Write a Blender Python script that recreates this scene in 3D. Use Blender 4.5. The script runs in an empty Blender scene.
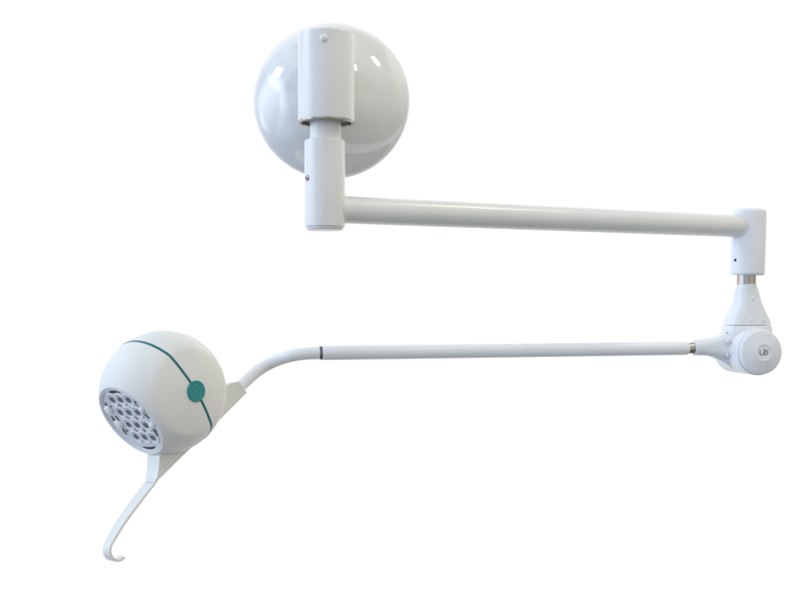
import bpy, bmesh, math, random
from mathutils import Vector as V, Matrix

random.seed(4)
scene = bpy.context.scene
COL = scene.collection
DIST = 1.47            # metres from the camera to the wall plate's socket
FPX = 980.0            # focal length counted in photograph pixels (800 wide)
PX = DIST / FPX        # size of one photograph pixel at the socket (1.5 mm)

# ------------------------------------------------------------------ camera
cam_data = bpy.data.cameras.new("camera")
cam = bpy.data.objects.new("camera", cam_data)
COL.objects.link(cam)
cam.location = (0, -DIST, 0)
cam.rotation_euler = (math.radians(90), 0, 0)
cam_data.sensor_width = 36
cam_data.lens = FPX / 800 * 36
cam_data.clip_start = 0.01
cam_data.clip_end = 200
scene.camera = cam

# ------------------------------------------------------------------ world: white studio surround, dimmer room behind the camera
world = bpy.data.worlds.new("World")
scene.world = world
world.use_nodes = True
wn, wl = world.node_tree.nodes, world.node_tree.links
wn.clear()
wout = wn.new("ShaderNodeOutputWorld")
bg = wn.new("ShaderNodeBackground")
tc = wn.new("ShaderNodeTexCoord")
sep = wn.new("ShaderNodeSeparateXYZ")
wl.new(tc.outputs["Generated"], sep.inputs[0])


def wmap(sock, a, b, lo=0.0, hi=1.0):
    m = wn.new("ShaderNodeMapRange")
    m.interpolation_type = 'SMOOTHSTEP'
    m.inputs["From Min"].default_value = a
    m.inputs["From Max"].default_value = b
    m.inputs["To Min"].default_value = lo
    m.inputs["To Max"].default_value = hi
    wl.new(sock, m.inputs["Value"])
    return m.outputs[0]


def wmix(fac, a, b):
    m = wn.new("ShaderNodeMix")
    m.data_type = 'RGBA'
    wl.new(fac, m.inputs[0])
    for s, v in ((6, a), (7, b)):
        if isinstance(v, tuple):
            m.inputs[s].default_value = (*v, 1)
        else:
            wl.new(v, m.inputs[s])
    return m.outputs[2]


room_side = wmix(wmap(sep.outputs["X"], -0.9, 0.75), (0.66, 0.80, 1.02), (0.88, 0.86, 0.775))
room_side = wmix(wmap(sep.outputs["X"], -0.985, -0.82), (3.5, 3.9, 4.5), room_side)   # glow added at the far left to brighten left-facing edges
room_low = wmix(wmap(sep.outputs["X"], -0.95, -0.1), (0.52, 0.66, 0.92), (0.20, 0.20, 0.195))
room = wmix(wmap(sep.outputs["Z"], -0.6, 0.4), room_low, room_side)
# soft random patches added to the surround, only to vary the dome's reflections
vor = wn.new("ShaderNodeTexVoronoi")
vor.feature = 'SMOOTH_F1'
vor.inputs["Smoothness"].default_value = 0.35
vor.inputs["Scale"].default_value = 1.9
wl.new(tc.outputs["Generated"], vor.inputs["Vector"])
blk = wmap(vor.outputs["Color"], 0.2, 0.8, 0.60, 1.22)
mul = wn.new("ShaderNodeVectorMath")
mul.operation = 'SCALE'
wl.new(room, mul.inputs[0])
wl.new(blk, mul.inputs["Scale"])
room = mul.outputs[0]
studio = wmix(wmap(sep.outputs["Y"], 0.34, 0.64), room, (1.06, 1.06, 1.06))
wl.new(studio, bg.inputs["Color"])
bg.inputs["Strength"].default_value = 1.0
wl.new(bg.outputs[0], wout.inputs[0])


# ------------------------------------------------------------------ lamps of the room (window left, ceiling panels)
def area(name, loc, target, sx, sy, power, colour):
    d = bpy.data.lights.new(name, 'AREA')
    d.shape = 'RECTANGLE'
    d.size, d.size_y = sx, sy
    d.energy = power
    d.color = colour
    o = bpy.data.objects.new(name, d)
    COL.objects.link(o)
    o.location = loc
    o.rotation_euler = (V(target) - V(loc)).to_track_quat('-Z', 'Y').to_euler()
    return o


area("window_light", (-2.45, -0.02, 1.82), (-0.1, 0.1, 0.1), 0.58, 0.40, 10, (0.74, 0.87, 1.0))
area("ceiling_panel_light", (1.5, -0.12, 2.08), (-0.05, 0.1, 0.25), 0.20, 0.42, 6, (1.0, 0.94, 0.82))
area("far_ceiling_panel_light", (1.0, -1.46, 2.08), (-0.05, 0.1, 0.25), 0.24, 0.34, 5, (1.0, 0.94, 0.82))

scene.view_settings.view_transform = 'Standard'
scene.view_settings.look = 'None'
scene.view_settings.exposure = 0.07
scene.view_settings.gamma = 1.0
scene.view_settings.use_curve_mapping = False
scene.cycles.max_bounces = 8
scene.cycles.use_denoising = True
scene.cycles.use_adaptive_sampling = False
world.cycles.sampling_method = "MANUAL"
world.cycles.sample_map_resolution = 1024


# ------------------------------------------------------------------ materials
def paint(name, col, rough=0.35, coat=0.0, bump=0.0, bscale=900.0, var=0.03, metallic=0.0, spec=0.5):
    m = bpy.data.materials.new(name)
    m.use_nodes = True
    n, l = m.node_tree.nodes, m.node_tree.links
    b = n["Principled BSDF"]
    b.inputs["Roughness"].default_value = rough
    b.inputs["Metallic"].default_value = metallic
    b.inputs["Coat Weight"].default_value = coat
    b.inputs["Coat Roughness"].default_value = 0.06
    b.inputs["Specular IOR Level"].default_value = spec
    t = n.new("ShaderNodeTexCoord")
    nz = n.new("ShaderNodeTexNoise")
    nz.inputs["Scale"].default_value = 14
    nz.inputs["Detail"].default_value = 5
    l.new(t.outputs["Object"], nz.inputs["Vector"])
    r = n.new("ShaderNodeValToRGB")
    r.color_ramp.elements[0].position = 0.3
    r.color_ramp.elements[1].position = 0.7
    r.color_ramp.elements[0].color = (*[c * (1 - var) for c in col], 1)
    r.color_ramp.elements[1].color = (*[min(1, c * (1 + var)) for c in col], 1)
    l.new(nz.outputs["Fac"], r.inputs[0])
    l.new(r.outputs[0], b.inputs["Base Color"])
    mr = n.new("ShaderNodeMapRange")
    mr.inputs["To Min"].default_value = max(0.02, rough * 0.85)
    mr.inputs["To Max"].default_value = min(1, rough * 1.15)
    l.new(nz.outputs["Fac"], mr.inputs["Value"])
    l.new(mr.outputs[0], b.inputs["Roughness"])
    if bump:
        nb = n.new("ShaderNodeTexNoise")
        nb.inputs["Scale"].default_value = bscale
        nb.inputs["Detail"].default_value = 3
        l.new(t.outputs["Object"], nb.inputs["Vector"])
        bp = n.new("ShaderNodeBump")
        bp.inputs["Strength"].default_value = bump
        bp.inputs["Distance"].default_value = 0.0004
        l.new(nb.outputs["Fac"], bp.inputs["Height"])
        l.new(bp.outputs[0], b.inputs["Normal"])
    return m


M_PAINT = paint("white_powder_coat", (0.78, 0.78, 0.765), 0.34, 0.5, 0.10, spec=0.8)
M_PAINT.node_tree.nodes["Principled BSDF"].inputs["Coat Roughness"].default_value = 0.22
M_COOL_LIT = paint("cool_lit_powder_coat", (0.84, 0.85, 0.87), 0.38, 0.06, 0.10)  # the same white coat, with the cool light mixed into its base colour
M_GLOSS = paint("glossy_white_plastic", (0.74, 0.737, 0.727), 0.09, 1.0, 0.0, var=0.015)
M_GLOSS.node_tree.nodes["Principled BSDF"].inputs["Coat IOR"].default_value = 1.75
M_SHELL = paint("matt_white_shell", (0.80, 0.80, 0.775), 0.54, 0.0, 0.12, 1400)
M_SATIN = paint("satin_white_plastic", (0.77, 0.77, 0.745), 0.32, 0.1)
M_JOINT = paint("white_joint_plastic", (0.80, 0.81, 0.83), 0.36, 0.1, 0.06)
M_TEAL = paint("teal_plastic", (0.002, 0.25, 0.26), 0.30, 0.3)
M_TEAL_LIGHT = paint("teal_relief", (0.03, 0.33, 0.35), 0.30, 0.3)
M_STEEL = paint("brushed_steel", (0.42, 0.395, 0.36), 0.18, metallic=1.0)
M_TRIM = paint("dark_teal_trim", (0.002, 0.15, 0.17), 0.35, 0.1)
M_RINGMETAL = paint("ring_metal", (0.16, 0.15, 0.135), 0.5, spec=0.3)
M_DARKSTEEL = paint("dark_steel", (0.22, 0.22, 0.225), 0.16, metallic=1.0)
M_BLACK = paint("black_plastic", (0.012, 0.013, 0.016), 0.4)
M_INK = paint("grey_print", (0.13, 0.135, 0.15), 0.5)
M_PLATE = paint("lamp_plate_white", (0.72, 0.735, 0.76), 0.3, 0.4)
M_CLEAR = paint("lens_rim_plastic", (0.84, 0.855, 0.875), 0.12, 0.6)
M_REFL = paint("lens_bowl_reflector", (0.52, 0.545, 0.58), 0.08, 1.0)
M_LED = paint("led_emitter_grey", (0.10, 0.112, 0.13), 0.10)

# ------------------------------------------------------------------ geometry helpers
CAMP = V((0, -DIST, 0))


def at(u, v, y):
    """point at real depth y that the lens images at photograph pixel (u, v)"""
    k = (DIST + y) / FPX
    return V(((u - 400) * k, y, (300 - v) * k))


def on_plane(u, v, p0, nrm):
    d = V(((u - 400) / FPX, 1.0, (300 - v) / FPX))
    t = (p0 - CAMP).dot(nrm) / d.dot(nrm)
    return CAMP + d * t


def unit(y):
    return (DIST + y) / FPX


WORLD = {}


def mk(name, bm, mat, parent=None, sharp=32, bevel=0.0, subs=0):
    bm.normal_update()
    bmesh.ops.recalc_face_normals(bm, faces=bm.faces)
    lo = V([min(v.co[i] for v in bm.verts) for i in range(3)])
    hi = V([max(v.co[i] for v in bm.verts) for i in range(3)])
    c = (lo + hi) / 2
    bmesh.ops.translate(bm, verts=bm.verts, vec=-c)
    me = bpy.data.meshes.new(name)
    bm.to_mesh(me)
    bm.free()
    for p in me.polygons:
        p.use_smooth = True
    me.set_sharp_from_angle(angle=math.radians(sharp))
    for m in (mat if isinstance(mat, (list, tuple)) else [mat]):
        me.materials.append(m)
    o = bpy.data.objects.new(name, me)
    COL.objects.link(o)
    if parent is not None:
        o.parent = parent
        o.location = c - WORLD[parent]
    else:
        o.location = c
    WORLD[o] = c
    if bevel:
        b = o.modifiers.new("bevel", 'BEVEL')
        b.width = bevel
        b.segments = 3
        b.limit_method = 'ANGLE'
        b.angle_limit = math.radians(35)
        b.harden_normals = True
    return o


def frame(axis, up=V((0, 0, 1))):
    a = axis.normalized()
    x = up.cross(a)
    if x.length < 1e-4:
        x = V((1, 0, 0)).cross(a)
    x.normalize()
    return x, a.cross(x), a


def fillet(pts, rads, n=5):
    """rounds the corners of an open 2-D polyline"""
    out = []
    for i, p in enumerate(pts):
        r = rads[i] if i < len(rads) else 0
        if r <= 0 or i in (0, len(pts) - 1):
            out.append(p)
            continue
        a, b, c = V(pts[i - 1]), V(p), V(pts[i + 1])
        d1, d2 = (a - b), (c - b)
        r1 = min(r, d1.length * 0.49, d2.length * 0.49)
        s, e = b + d1.normalized() * r1, b + d2.normalized() * r1
        for k in range(n + 1):
            t = k / n
            q = s * (1 - t) ** 2 + b * 2 * t * (1 - t) + e * t * t
            out.append((q.x, q.y))
    return out


def lathe(profile, origin, axis, scale=1.0, seg=72, bm=None, mat=0):
    """profile: (radius, height) pairs along the axis"""
    bm = bm or bmesh.new()
    x, y, a = frame(axis)
    rings = []
    for r, h in profile:
        if r < 1e-5:
            rings.append([bm.verts.new(origin + a * (h * scale))])
        else:
            rings.append([bm.verts.new(origin + a * (h * scale) + (x * math.cos(k * 2 * math.pi / seg) + y * math.sin(k * 2 * math.pi / seg)) * (r * scale)) for k in range(seg)])
    for A, B in zip(rings, rings[1:]):
        if len(A) == 1 and len(B) == 1:
            continue
        for k in range(seg):
            j = (k + 1) % seg
            if len(A) == 1:
                f = bm.faces.new((A[0], B[j], B[k]))
            elif len(B) == 1:
                f = bm.faces.new((A[k], A[j], B[0]))
            else:
                f = bm.faces.new((A[k], A[j], B[j], B[k]))
            f.material_index = mat
    return bm


def tube(points, radii, seg=28, bm=None, cap=True, up=V((0, 0, 1))):
    bm = bm or bmesh.new()
    n = len(points)
    if not isinstance(radii, (list, tuple)):
        radii = [radii] * n
    rings = []
    for i, p in enumerate(points):
        t = (points[min(i + 1, n - 1)] - points[max(i - 1, 0)]).normalized()
        x, y, _ = frame(t, up)
        rings.append([bm.verts.new(p + (x * math.cos(k * 2 * math.pi / seg) + y * math.sin(k * 2 * math.pi / seg)) * radii[i]) for k in range(seg)])
    for A, B in zip(rings, rings[1:]):
        for k in range(seg):
            j = (k + 1) % seg
            bm.faces.new((A[k], A[j], B[j], B[k]))
    if cap:
        bm.faces.new(rings[0][::-1])
        bm.faces.new(rings[-1])
    return bm


def spline(pts, n=8):
    """Catmull-Rom through 3-D points"""
    out = []
    P = [pts[0] * 2 - pts[1]] + list(pts) + [pts[-1] * 2 - pts[-2]]
    for i in range(1, len(P) - 2):
        a, b, c, d = P[i - 1], P[i], P[i + 1], P[i + 2]
        for k in range(n):
            t = k / n
            out.append(0.5 * ((2 * b) + (c - a) * t + (2 * a - 5 * b + 4 * c - d) * t * t + (3 * b - a - 3 * c + d) * t ** 3))
    out.append(pts[-1])
    return out


def loft(sections, seg=56):
    """sections: (centre, axis_a, axis_b, half_a, half_b, exponent) - superellipse rings"""
    bm = bmesh.new()
    rings = []
    for c, a, b, ha, hb, ex in sections:
        ring = []
        for k in range(seg):
            th = 2 * math.pi * k / seg
            ct, st = math.cos(th), math.sin(th)
            ring.append(bm.verts.new(c + a * (ha * math.copysign(abs(ct) ** (2 / ex), ct)) + b * (hb * math.copysign(abs(st) ** (2 / ex), st))))
        rings.append(ring)
    for A, B in zip(rings, rings[1:]):
        for k in range(seg):
            j = (k + 1) % seg
            bm.faces.new((A[k], A[j], B[j], B[k]))
    bm.faces.new(rings[0][::-1])
    bm.faces.new(rings[-1])
    return bm


def screw_head(name, pos, nrm, r, mat, parent, slot=True):
    """round-headed screw with a hexagonal recess"""
    prof = [(0.0, 0.10 * r), (0.42 * r, 0.10 * r), (0.46 * r, 0.48 * r), (0.72 * r, 0.42 * r), (0.95 * r, 0.22 * r), (r, 0.0), (r, -0.6 * r)]
    if not slot:
        prof = [(0, 0.55 * r), (0.35 * r, 0.52 * r), (0.7 * r, 0.40 * r), (0.92 * r, 0.2 * r), (r, 0), (r, -0.6 * r)]
    return mk(name, lathe(prof, pos, nrm, seg=24), mat, parent, sharp=50)


# ------------------------------------------------------------------ the lamp
Z = V((0, 0, 1))
DOME_Y = 0.121
dome_c = at(331.4, 100.4, DOME_Y)
lamp = bpy.data.objects.new("examination_lamp", None)
COL.objects.link(lamp)
lamp.location = dome_c
lamp.empty_display_size = 0.05
WORLD[lamp] = dome_c.copy()
lamp["label"] = "white jointed-arm examination lamp with round wall mount, spherical LED head and hooked handle"
lamp["category"] = "medical lamp"

# --- wall mount: deep glossy dome
ud = unit(DOME_Y)
DR, DH = 78.3, 47.0
DS = (DR * DR + DH * DH) / (2 * DH)
prof = []
for k in range(0, 49):
    t = math.asin(DR / DS) * k / 48
    prof.append((DS * math.sin(t), DH - DS * (1 - math.cos(t))))
prof[-1] = (77.8, 0.5)
prof += [(78.3, -0.6), (78.3, -5.0), (77.5, -6.0), (70.0, -6.0), (70.0, -4.0), (0.0, -4.0)]
dome = mk("wall_mount", lathe(prof, dome_c, V((0, -1, 0)), ud, seg=128), M_GLOSS, lamp, sharp=70)
mk("neck", lathe([(22, 30), (22, 64)], at(326.4, 84, DOME_Y), V((0, -1, 0)), ud, seg=64), M_PAINT, dome)

# --- socket in front of the dome
s0 = unit(0)
SX = 326.4
top = at(SX, 34.6, 0)
bot = at(SX, 121.6, 0)
H = (top - bot).length / s0
ax0 = (top - bot).normalized()
socket = mk("mount_socket", lathe(fillet([(0, H), (28.3, H), (28.3, 0), (26.6, 0.0), (26.6, 3), (15.0, 3)], [0, 2.2, 0.5, 0, 0, 0]), bot, ax0, s0, 96), M_PAINT, lamp)
mk("bottom_ring", lathe(fillet([(24.6, 2.4), (24.6, -1.6), (25.2, -2.1), (27.3, -2.1), (28.0, -1.5), (28.0, 1.6)], [0, .3, .3, .3, .3, 0]), bot, ax0, s0, 96), M_STEEL, socket)
mk("bearing_plate", lathe([(15.8, 1.6), (24.7, 1.6)], bot, ax0, s0, 96), M_RINGMETAL, socket)
sp = at(325.0, 37.8, 0) + V((0, -28.0 * s0, 0))
screw_head("cap_screw", V((sp.x * 0.985, sp.y, at(0, 37.9, -28 * s0).z)), V((-0.04, -1, 0.0)), 4.3 * s0, M_PAINT, socket, slot=False)

# --- pin and sleeve at the start of the upper arm
pin_b, pin_t = at(325.6, 144, 0), at(325.6, 116, 0)
mk("pivot_pin", lathe(fillet([(0, 0), (15.7, 0), (15.7, (pin_t - pin_b).length / s0), (0, (pin_t - pin_b).length / s0)], [0, .5, .5]), pin_b, Z, s0, 72), M_PAINT, lamp)
hb, ht = at(324.8, 227.0, 0), at(324.8, 140.6, 0)
HH = (ht - hb).length / s0
sleeve = mk("arm_sleeve", lathe(fillet([(14, HH), (20.3, HH), (20.3, 0), (18.9, 0), (18.9, 4)], [0, 1.6, .8, 0]), hb, Z, s0, 84), M_PAINT, lamp)
mk("end_cap", lathe(fillet([(18.8, 3), (18.8, -1.4), (17.6, -3.4), (0, -3.8)], [0, .6, 1.4]), hb, Z, s0, 72), M_SATIN, sleeve)
a_dir = V((-0.80, -0.60, 0))
pp = at(324.8, 178.0, 0) + a_dir * (20.3 * s0)
screw_head("set_screw", V((pp.x, pp.y, at(0, 178, -.018).z)), a_dir, 3.0 * s0, M_STEEL, sleeve)

# --- upper arm: one tube swinging back to the right
YH = 0.363
sh = unit(YH)
A0 = at(324.8, 209.0, 0)
A1 = at(748.5, 226.6, YH)
arm_d = (A1 - A0).normalized()
arm_r = 13.9 * s0
upper = mk("upper_arm", tube([A0 + arm_d * (8 * s0) + (A1 - A0) * (k / 24) * 0.985 for k in range(25)], arm_r, 48), M_PAINT, lamp)


def weld(c0, c_axis, c_r, t_dir, t_r, bead, sign):
    """bead where a tube meets an upright sleeve: follows the true intersection curve"""
    x, y, a = frame(t_dir)
    pts = []
    n = 72
    rnd = random.Random(3)
    for k in range(n):
        th = 2 * math.pi * k / n
        off = (x * math.cos(th) + y * math.sin(th)) * t_r
        # solve |horizontal part of (off + s*t_dir)| = c_r
        o2, d2 = V((off.x, off.y)), V((t_dir.x, t_dir.y))
        A, B, C = d2.dot(d2), 2 * o2.dot(d2), o2.dot(o2) - c_r * c_r
        s = (-B + sign * math.sqrt(max(B * B - 4 * A * C, 0))) / (2 * A)
        pts.append(c0 + off * 1.01 + t_dir * s)
    bm = bmesh.new()
    rings = []
    for k in range(n):
        p = pts[k]
        t = (pts[(k + 1) % n] - pts[k - 1]).normalized()
        fx, fy, _ = frame(t, V((0.3, 0.5, 0.8)))
        r = bead * (1 + 0.18 * math.sin(k * 2.6) + rnd.uniform(-.1, .1))
        rings.append([bm.verts.new(p + (fx * math.cos(j * math.pi / 4) + fy * math.sin(j * math.pi / 4)) * r) for j in range(8)])
    for k in range(n):
        A, B = rings[k], rings[(k + 1) % n]
        for j in range(8):
            i = (j + 1) % 8
            bm.faces.new((A[j], A[i], B[i], B[j]))
    return bm


mk("weld_bead", weld(A0, Z, 20.3 * s0, arm_d, arm_r, 1.1 * s0, 1), M_PAINT, upper, sharp=80)

# --- sleeve at the far end, steel swivel pin below it
e_t, e_b = at(749.2, 209.0, YH), at(747.2, 275.2, YH)
e_ax = (e_t - e_b).normalized()
EH = (e_t - e_b).length / sh
esl = mk("end_sleeve", lathe(fillet([(0, EH), (16.7, EH), (16.7, 0), (9, 0)], [0, 4.5, 3.0, 0], 7), e_b, e_ax, sh, 84), M_COOL_LIT, lamp)
wb = weld(A1, Z, 16.7 * sh, -arm_d, arm_r, 1.15 * sh, 1)
mk("weld_bead", wb, M_PAINT, upper, sharp=80)
sd = V((-0.93, -0.36, 0)).normalized()
cdir = (CAMP - at(747, 260, YH)).normalized()
rgt = V((-cdir.y, cdir.x, 0)).normalized()
sd = (rgt * -0.69 + V((cdir.x, cdir.y, 0)).normalized() * 0.72).normalized()
pp = at(747.6, 260.4, YH) + sd * (16.6 * sh)
screw_head("set_screw", pp, sd, 1.5 * sh, M_BLACK, esl)
st_t, st_b = at(746.6, 273.0, YH), at(746.4, 286.0, YH)
mk("swivel_pin", lathe([(0, 0), (9.3, 0), (9.3, (st_t - st_b).length / sh), (0, (st_t - st_b).length / sh)], st_b, Z, sh, 64), M_STEEL, lamp)

# --- the spring joint
N3 = (rgt * 0.49 + V((cdir.x, cdir.y, 0)).normalized() * 0.87).normalized()
U3 = V((N3.y, -N3.x, 0))
if U3.x > 0:
    U3 = -U3
O = at(745.2, 350.6, YH)


def zof(v):
    return at(0, v, YH).z


yk = []
for v, hw, hd, ex, cu in ((284, 9.3, 9.3, 2.0, 746.6), (287, 10.0, 9.8, 2.1, 746.6), (292, 11.7, 10.3, 2.4, 746.7), (300, 14.2, 11.5, 2.9, 746.8), (306, 16.4, 12.4, 3.2, 746.8),
                          (311, 18.4, 13.2, 3.4, 746.8), (316, 20.6, 13.9, 3.6, 746.8), (320, 22.3, 14.4, 3.8, 746.8), (323.5, 23.3, 14.7, 3.9, 746.8), (324.6, 23.5, 14.8, 4, 746.8)):
    a = (hw - hd * 0.30) / 0.86 if hw > 12 else hw
    c = at(cu, v, YH)
    yk.append((c, U3, N3, a * sh, hd * sh, ex))
yoke = mk("joint_yoke", loft(yk), M_JOINT, lamp, sharp=40)
fl = []
for v, d in ((325.2, -0.4), (326.0, .2), (332, .3), (345, .3), (352, -1.5)):
    fl.append((at(746.8, v, YH), U3, N3, (22.4 + d) * sh, (15.0 + d) * sh, 4.0))
mk("flange", loft(fl), M_JOINT, yoke, sharp=40)
for (u, v, r, off) in ((753.0, 298.6, 2.0, 11.2), (751.4, 320.3, 2.2, 14.3), (763.6, 320.5, 2.0, 14.3)):
    p = on_plane(u, v, at(746.8, v, YH) + N3 * (off * sh), N3)
    screw_head("screw", p, (N3 + V((0, 0, 0.10))).normalized(), r * sh, M_JOINT, yoke)

drum = mk("joint_drum", lathe(fillet([(0, -25), (21.5, -25), (23.0, -22), (23.0, 25), (21.6, 26.2), (0, 26.2)], [0, 1, 1, 1, .5]), O, N3, sh, 84), M_JOINT, lamp)
mk("end_cap", lathe(fillet([(20.8, 25.0), (20.8, 27.0), (21.7, 27.4), (21.7, 30.2), (20.6, 31.4), (8.2, 35.4), (7.4, 35.4), (7.2, 34.9), (0, 34.9)], [0, 0, .3, .8, .8, .5, .2, .2, 0]), O, N3, sh, 84), M_JOINT, drum)


def strokes(lines, origin, ex, ey, nrm, size, r, seg=8):
    bm = bmesh.new()
    for ln in lines:
        pts = [origin + ex * (x * size) + ey * (y * size) for x, y in ln]
        tube(pts, r, seg, bm, True, nrm)
    return bm


def arcpts(cx, cy, rx, ry, a0, a1, n=12):
    return [(cx + rx * math.cos(math.radians(a0 + (a1 - a0) * k / n)), cy + ry * math.sin(math.radians(a0 + (a1 - a0) * k / n))) for k in range(n + 1)]


LOGO = [[(-1.05, 0.62), (-1.05, -0.30), (-0.98, -0.50), (-0.80, -0.58), (-0.30, -0.58)],
        [(-0.02, 0.30), (-0.16, -0.52)],
        [(-0.12, 0.62), (0.10, 0.70), (0.28, 0.62)],
        [(0.34, 0.52), (0.20, -0.58)] + arcpts(0.42, -0.02, 0.60, 0.56, -90, 80) + [(0.34, 0.52)]]
mk("logo", strokes(LOGO, O + N3 * (34.95 * sh), -U3, Z, N3, 3.9 * sh, 0.42 * sh), M_INK, drum)

# --- fork that leaves the joint to the left
VP = V((0, 0, 0))


def arm_pt(u, v, off=0.0):
    return on_plane(u, v, O + N3 * (off * sh), N3)


fk = []
for u, vt, vb, dep, ex in ((693.4, 341.0, 354.8, 6.9, 2.0), (694.0, 340.0, 355.4, 7.8, 2.0), (698, 339.4, 355.4, 8.2, 2.2), (703, 338.7, 355.6, 8.8, 2.5), (709, 337.7, 356.2, 9.4, 2.8),
                           (715, 336.3, 357.2, 10.0, 3.1), (721, 334.2, 359.0, 10.7, 3.3), (726, 331.4, 360.8, 11.3, 3.5), (731, 329.5, 362.0, 11.8, 3.6), (736, 329.0, 362.6, 12.0, 3.6)):
    p, q = arm_pt(u, vt), arm_pt(u, vb)
    fk.append(((p + q) / 2, Z, N3, (p - q).length / 2, dep * sh, ex))
fork = mk("joint_fork", loft(fk), M_JOINT, lamp, sharp=40)
kl = []
for u, vt, vb, dep in ((707, 349, 355.9, 4.0), (713, 348, 357.6, 5.5), (719, 347, 360.4, 6.5), (725, 346, 364.0, 7.5), (730, 345, 367.6, 8.2), (735, 345, 370.6, 8.8), (741, 345, 372.6, 9.0)):
    p, q = arm_pt(u, vt), arm_pt(u, vb)
    kl.append(((p + q) / 2, Z, N3, (p - q).length / 2, dep * sh, 3.0))
mk("lower_cheek", loft(kl), M_JOINT, fork, sharp=40)
for u, v, r in ((726.8, 332.6, 1.7), (728.4, 341.8, 2.2), (728.0, 355.0, 2.0)):
    p = on_plane(u, v, O + N3 * (12.0 * sh), N3)
    screw_head("screw", p, N3, r * sh, M_JOINT, fork)

# --- steel collar, lower arm, black ring, bent tube
c1, c0 = arm_pt(696.5, 348.1), arm_pt(686.2, 348.3)
mk("collar", tube([c1, c0], 5.5 * sh, 40), M_STEEL, lamp)
L1, L0 = arm_pt(687.6, 348.2), arm_pt(322.2, 352.9)
ld = (L0 - L1).normalized()
lr = 6.75 * sh
lower = mk("lower_arm", tube([L1, L1 + ld * 0.0008, L1 + ld * 0.0025] + [L1 + (L0 - L1) * (k / 20) for k in range(1, 20)] + [L0 - ld * 0.002, L0],
                             [lr * .86, lr * .95, lr] + [lr * (1 + .01 * k / 20) for k in range(1, 20)] + [lr, lr * .95], 40), M_COOL_LIT, lamp)
b1, b0 = arm_pt(322.2, 352.9), arm_pt(319.6, 353.0)
mk("ring", tube([b1, b1 + (b0 - b1) * .3, b1 + (b0 - b1) * .35, b1 + (b0 - b1) * .65, b1 + (b0 - b1) * .7, b0], [lr * .93, lr * .93, lr * .99, lr * .99, lr * .93, lr * .93], 40), M_DARKSTEEL, lower)

# ------------------------------------------------------------------ the lamp head
N1L = V((-0.66, -0.475, -0.582)).normalized()
N2L = V((0.55, -0.83, -0.015))
N2L = (N2L - N1L * N2L.dot(N1L)).normalized()


def head_setup(cy):
    C = at(163.3, 392.4, cy)
    c = (CAMP - C).normalized()                     # towards the camera
    r = V((-c.y, c.x, 0)).normalized()
    u = c.cross(r)
    if u.z < 0:
        u = -u
    f = lambda w: (r * w.x - c * w.y + u * w.z).normalized()
    n1, n2 = f(N1L), f(N2L)
    t = n1.cross(n2)
    if t.z > 0:
        t = -t
    return C, n1, n2, t, unit(cy)


cy = 0.12
target_y = arm_pt(243, 388).y
for _ in range(12):
    C, N1, N2, T, su = head_setup(cy)
    cy += target_y - on_plane(243, 388, C, N2).y
C, N1, N2, T, su = head_setup(cy)
R, D1, RO = 62.0, 46.0, 41.6


def head_r(w):
    c = abs(w.dot(N2))
    e, rho = -66.0, 119.0
    rc = -abs(e) * c + math.sqrt(e * e * c * c - e * e + rho * rho)
    k = 0.35
    m = min(R, rc)
    return m - k * math.log(math.exp(-(R - m) / k) + math.exp(-(rc - m) / k))


def head_dir(th, ph):
    return N1 * math.cos(th) + (N2 * math.cos(ph) + T * math.sin(ph)) * math.sin(th)


bm = bmesh.new()
SEG = 192
th0 = math.asin(RO / R)
rings = []
lip = [(38.2, 40.5), (38.2, 45.8), (38.7, 46.6), (39.6, 47.0), (40.6, 46.9)]
for r, h in lip:
    rings.append([bm.verts.new(C + (N1 * h + (N2 * math.cos(2 * math.pi * k / SEG) + T * math.sin(2 * math.pi * k / SEG)) * r) * su) for k in range(SEG)])
NR = 110
for i in range(NR):
    th = th0 + (math.pi - th0) * i / NR
    rings.append([bm.verts.new(C + head_dir(th, 2 * math.pi * k / SEG) * (head_r(head_dir(th, 2 * math.pi * k / SEG)) * su)) for k in range(SEG)])
pole = bm.verts.new(C - N1 * (R * su))
for A, B in zip(rings, rings[1:]):
    for k in range(SEG):
        j = (k + 1) % SEG
        bm.faces.new((A[k], A[j], B[j], B[k]))
for k in range(SEG):
    bm.faces.new((rings[-1][k], rings[-1][(k + 1) % SEG], pole))
head = mk("lamp_head", bm, M_SHELL, lamp, sharp=60)

# teal line round the shell
bm = bmesh.new()
prof = ((-1.45, -0.6), (-1.35, 0.16), (-0.8, 0.30), (0.8, 0.30), (1.35, 0.16), (1.45, -0.6))
rings = []
for k in range(SEG):
    ph = 2 * math.pi * k / SEG
    w = head_dir(math.pi / 2, ph)
    rr = head_r(w)
    rings.append([bm.verts.new(C + (w * (rr + b) - N1 * a) * su) for a, b in prof])
for k in range(SEG):
    A, B = rings[k], rings[(k + 1) % SEG]
    for j in range(len(prof) - 1):
        bm.faces.new((A[j], A[j + 1], B[j + 1], B[j]))
mk("trim_line", bm, M_TRIM, head, sharp=60)
bc = C + N2 * (52.6 * su)
mk("badge", lathe(fillet([(10.3, -3), (10.3, 1.6), (9.4, 2.1), (8.6, 1.8), (0, 1.8)], [0, .5, .4, .3]), bc, N2, su, 64), M_TEAL, head)
bex = (T * 0.98 - N1 * 0.12).normalized()
bey = N2.cross(bex)
BL = [[(-1.25, 0.55), (-1.25, -0.50), (-0.62, -0.55)],
      [(-0.30, 0.30), (-0.30, -0.55)], [(-0.42, 0.66), (-0.18, 0.66)],
      [(0.08, 0.55), (0.08, -0.55)] + arcpts(0.30, 0, 0.62, 0.55, -90, 90) + [(0.08, 0.55)]]
mk("lettering", strokes(BL, bc + N2 * (1.85 * su), bex, bey, N2, 5.0 * su, 0.45 * su), M_TEAL_LIGHT, head)

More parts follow.
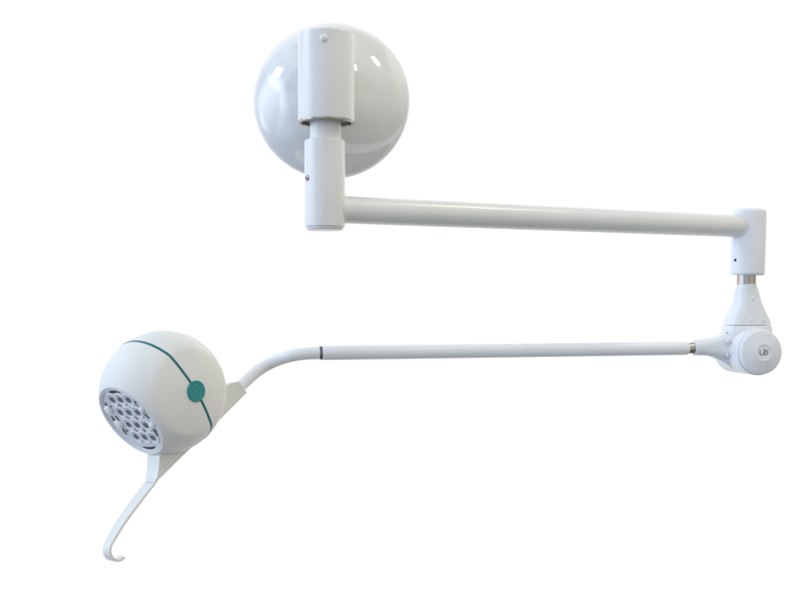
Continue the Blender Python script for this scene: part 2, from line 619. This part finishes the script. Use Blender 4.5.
# lens panel: recessed plate, twelve lenses, spacers, screws, slots
PH = 45.0
panel = mk("lens_panel", lathe(fillet([(38.3, -3), (38.3, 1.6), (37.2, 1.6), (36.6, 0), (0, 0)], [0, .5, .6, .6]), C + N1 * (PH * su), N1, su, 96), M_PLATE, lamp)


def face_pt(x, y, h=PH):
    """point on the plate for pixel (x, y) of the enlarged view of the lens face"""
    return on_plane(95 + x / 7.5, 380 + y / 7.5, C + N1 * (h * su), N1)


cup_prof = [(7.6, -2.0), (7.4, 0.1), (6.6, 0.55), (6.0, 0.5), (5.6, 0.1)]
cup_bowl = [(5.6, 0.1), (5.0, -0.1), (3.7, 0.15), (3.3, 0.3)]
cup_led = [(3.3, 0.3), (3.1, 0.55), (1.5, 0.7), (1.1, 0.6)]
cup_mid = [(1.1, 0.6), (0.8, 0.7), (0, 0.75)]
first = None
LENSES = ((130, 146), (190, 146), (250, 148), (190, 240), (254, 241), (319, 241), (252, 331), (316, 335), (381, 337), (309, 422), (372, 426), (434, 430))
for x, y in LENSES:
    p = face_pt(x, y, PH + 1.4)
    if first is None:
        b2 = lathe(cup_prof, p, N1, su, 40, mat=0)
        lathe(cup_bowl, p, N1, su, 40, b2, 1)
        lathe(cup_led, p, N1, su, 40, b2, 2)
        lathe(cup_mid, p, N1, su, 40, b2, 2)
        bmesh.ops.remove_doubles(b2, verts=b2.verts, dist=1e-6)
        first = mk("lens", b2, [M_CLEAR, M_REFL, M_LED], panel, sharp=45)
        first_p = p
        first_loc = first.location.copy()
    else:
        o = first.copy()
        COL.objects.link(o)
        o.parent = panel
        o.location = first_loc + (p - first_p)
for x, y, r in ((98, 226, 4.6), (176, 334, 4.8), (350, 222, 2.8), (424, 342, 3.2)):
    p = face_pt(x, y, PH + 2.0)
    mk("spacer_cap", lathe(fillet([(r, -3.0), (r, 0.7), (r * .7, 1.5), (0, 1.8)], [0, .8, .8]), p, N1, su, 32), M_CLEAR, panel)
for x, y, r in ((82, 178, 1.6), (118, 196, 1.1), (190, 192, 1.0), (318, 192, 1.0), (252, 287, 1.0), (316, 287, 1.0), (315, 382, 1.0), (375, 380, 1.0), (240, 378, 1.4), (455, 380, 1.3), (305, 165, 1.3)):
    p = face_pt(x, y, PH)
    screw_head("screw", p + N1 * (0.4 * su), N1, r * su, M_DARKSTEEL, panel)


def slot(ph_mid, span, r0, r1, nm):
    b = bmesh.new()
    n = 14
    top_r, inner, low = [], [], []
    for k in range(n + 1):
        s = k / n
        ph = ph_mid + (s - .5) * span
        w = N2 * math.cos(ph) + T * math.sin(ph)
        half = (r1 - r0) / 2 * math.sin(math.pi * min(max(s, .04), .96)) ** 0.5
        m = (r0 + r1) / 2
        row = [b.verts.new(C + (N1 * (PH + h) + w * r) * su) for r, h in ((m - half, -.5), (m - half, .45), (m + half, .45), (m + half, -.5))]
        if k:
            for j in range(3):
                b.faces.new((prev[j], prev[j + 1], row[j + 1], row[j]))
        prev = row
    mk(nm, b, M_BLACK, panel)


def ph_of(x, y):
    d = face_pt(x, y) - (C + N1 * (PH * su))
    return math.atan2(d.dot(T), d.dot(N2))


slot(ph_of(130, 80), 0.62, 33.0, 35.6, "slot")
slot(ph_of(402, 494), 0.62, 33.0, 35.6, "slot")
for pts in (((120, 272), (150, 300)), ((150, 268), (182, 305)), ((128, 285), (140, 305)), ((210, 380), (240, 408)), ((205, 365), (222, 380)), ((375, 255), (405, 290)), ((440, 370), (470, 420))):
    a, b = [face_pt(x, y, PH + .5) for x, y in pts]
    d = (b - a).normalized()
    w = N1.cross(d) * (0.55 * su)
    bb = bmesh.new()
    vs = [bb.verts.new(q + s + N1 * (h * su)) for h in (-.6, .5) for q, s in ((a, w), (a, -w), (b, -w), (b, w))]
    for f in ((4, 5, 6, 7), (0, 1, 5, 4), (1, 2, 6, 5), (2, 3, 7, 6), (3, 0, 4, 7), (3, 2, 1, 0)):
        bb.faces.new([vs[i] for i in f])
    mk("clip", bb, M_DARKSTEEL, panel)

# ------------------------------------------------------------------ bracket, handle: flat bar extruded across the head
PB = C


def bar(sections, wf):
    """sections: near-side left pixel, near-side right pixel; bar is 2*w wide across N2"""
    b = bmesh.new()
    prev = None
    n = len(sections)
    for i, (p, q) in enumerate(sections):
        w = wf(i / (n - 1))
        P = on_plane(p[0], p[1], C + N2 * (10.3 * su), N2)
        Q = on_plane(q[0], q[1], C + N2 * (10.3 * su), N2)
        row = [b.verts.new(x) for x in (P, Q, Q - N2 * (w * su), P - N2 * (w * su))]
        if prev:
            for j in range(4):
                k = (j + 1) % 4
                b.faces.new((prev[j], prev[k], row[k], row[j]))
        else:
            b.faces.new(row[::-1])
        prev = row
    b.faces.new(prev)
    return b


def dens(secs, n=6):
    L = spline([V((p[0], p[1], 0)) for p, q in secs], n)
    Rr = spline([V((q[0], q[1], 0)) for p, q in secs], n)
    return [((a.x, a.y), (b.x, b.y)) for a, b in zip(L, Rr)]


BR = [((239.5, 381.3), (247.3, 392.6)), ((232, 382.8), (240.5, 399.5)), ((222, 388), (231, 409)), ((204, 402), (217, 423)), ((182, 428), (196, 443.5)),
      ((166, 447), (178, 461)), ((160.2, 455), (168.5, 470.5)), ((159.0, 467), (162.4, 476.4)), ((157.4, 476), (159.3, 479.6)), ((154.6, 482.6), (156.4, 483.6))]
brk = mk("bracket", bar(dens(BR), lambda t: 21 if t < 0.76 else 21 - 4.0 * ((t - 0.76) / 0.24) ** 1.3), M_SATIN, lamp, sharp=35, bevel=0.9 * su)
HD = [((154.5, 482.9), (156.5, 483.7)), ((145.2, 494.3), (147.9, 494.6)), ((134.9, 507.4), (137.6, 508.2)), ((122.5, 524.5), (125.0, 525.6)), ((112.9, 540.6), (115.2, 541.6)), ((110.1, 546.4), (112.4, 546.6)),
      ((109.3, 551.8), (111.8, 551.0)), ((110.2, 556.6), (112.9, 554.8)), ((113.0, 560.4), (115.1, 557.8)), ((117.4, 562.0), (118.4, 559.2)), ((122.0, 561.2), (121.6, 558.4)), ((125.8, 558.2), (124.2, 556.0))]
mk("handle", bar(dens(HD), lambda t: 17.4 - 5.6 * min(1, t / 0.40) - 3.2 * max(0, t - 0.45)), M_SATIN, lamp, sharp=35, bevel=0.5 * su)

# bent tube from the ring into the bracket
bp = []
ends = [(319.9, 353.0), (306, 353.5), (294, 355.2), (280, 359.0), (267, 364.8), (256, 372.0), (246.5, 380.4), (239, 387.6), (231, 395)]
for u, v in ends:
    pa = arm_pt(u, v)
    pb = on_plane(u, v, C, N2)
    s = min(1, max(0, (300 - u) / 60.0))
    s = s * s * (3 - 2 * s)
    bp.append(at(u, v, pa.y * (1 - s) + pb.y * s))
path = spline(bp, 8)
npt = len(path)
mk("bent_tube", tube(path, [lr * (0.88 - 0.07 * i / (npt - 1)) for i in range(npt)], 36), M_COOL_LIT, lamp)
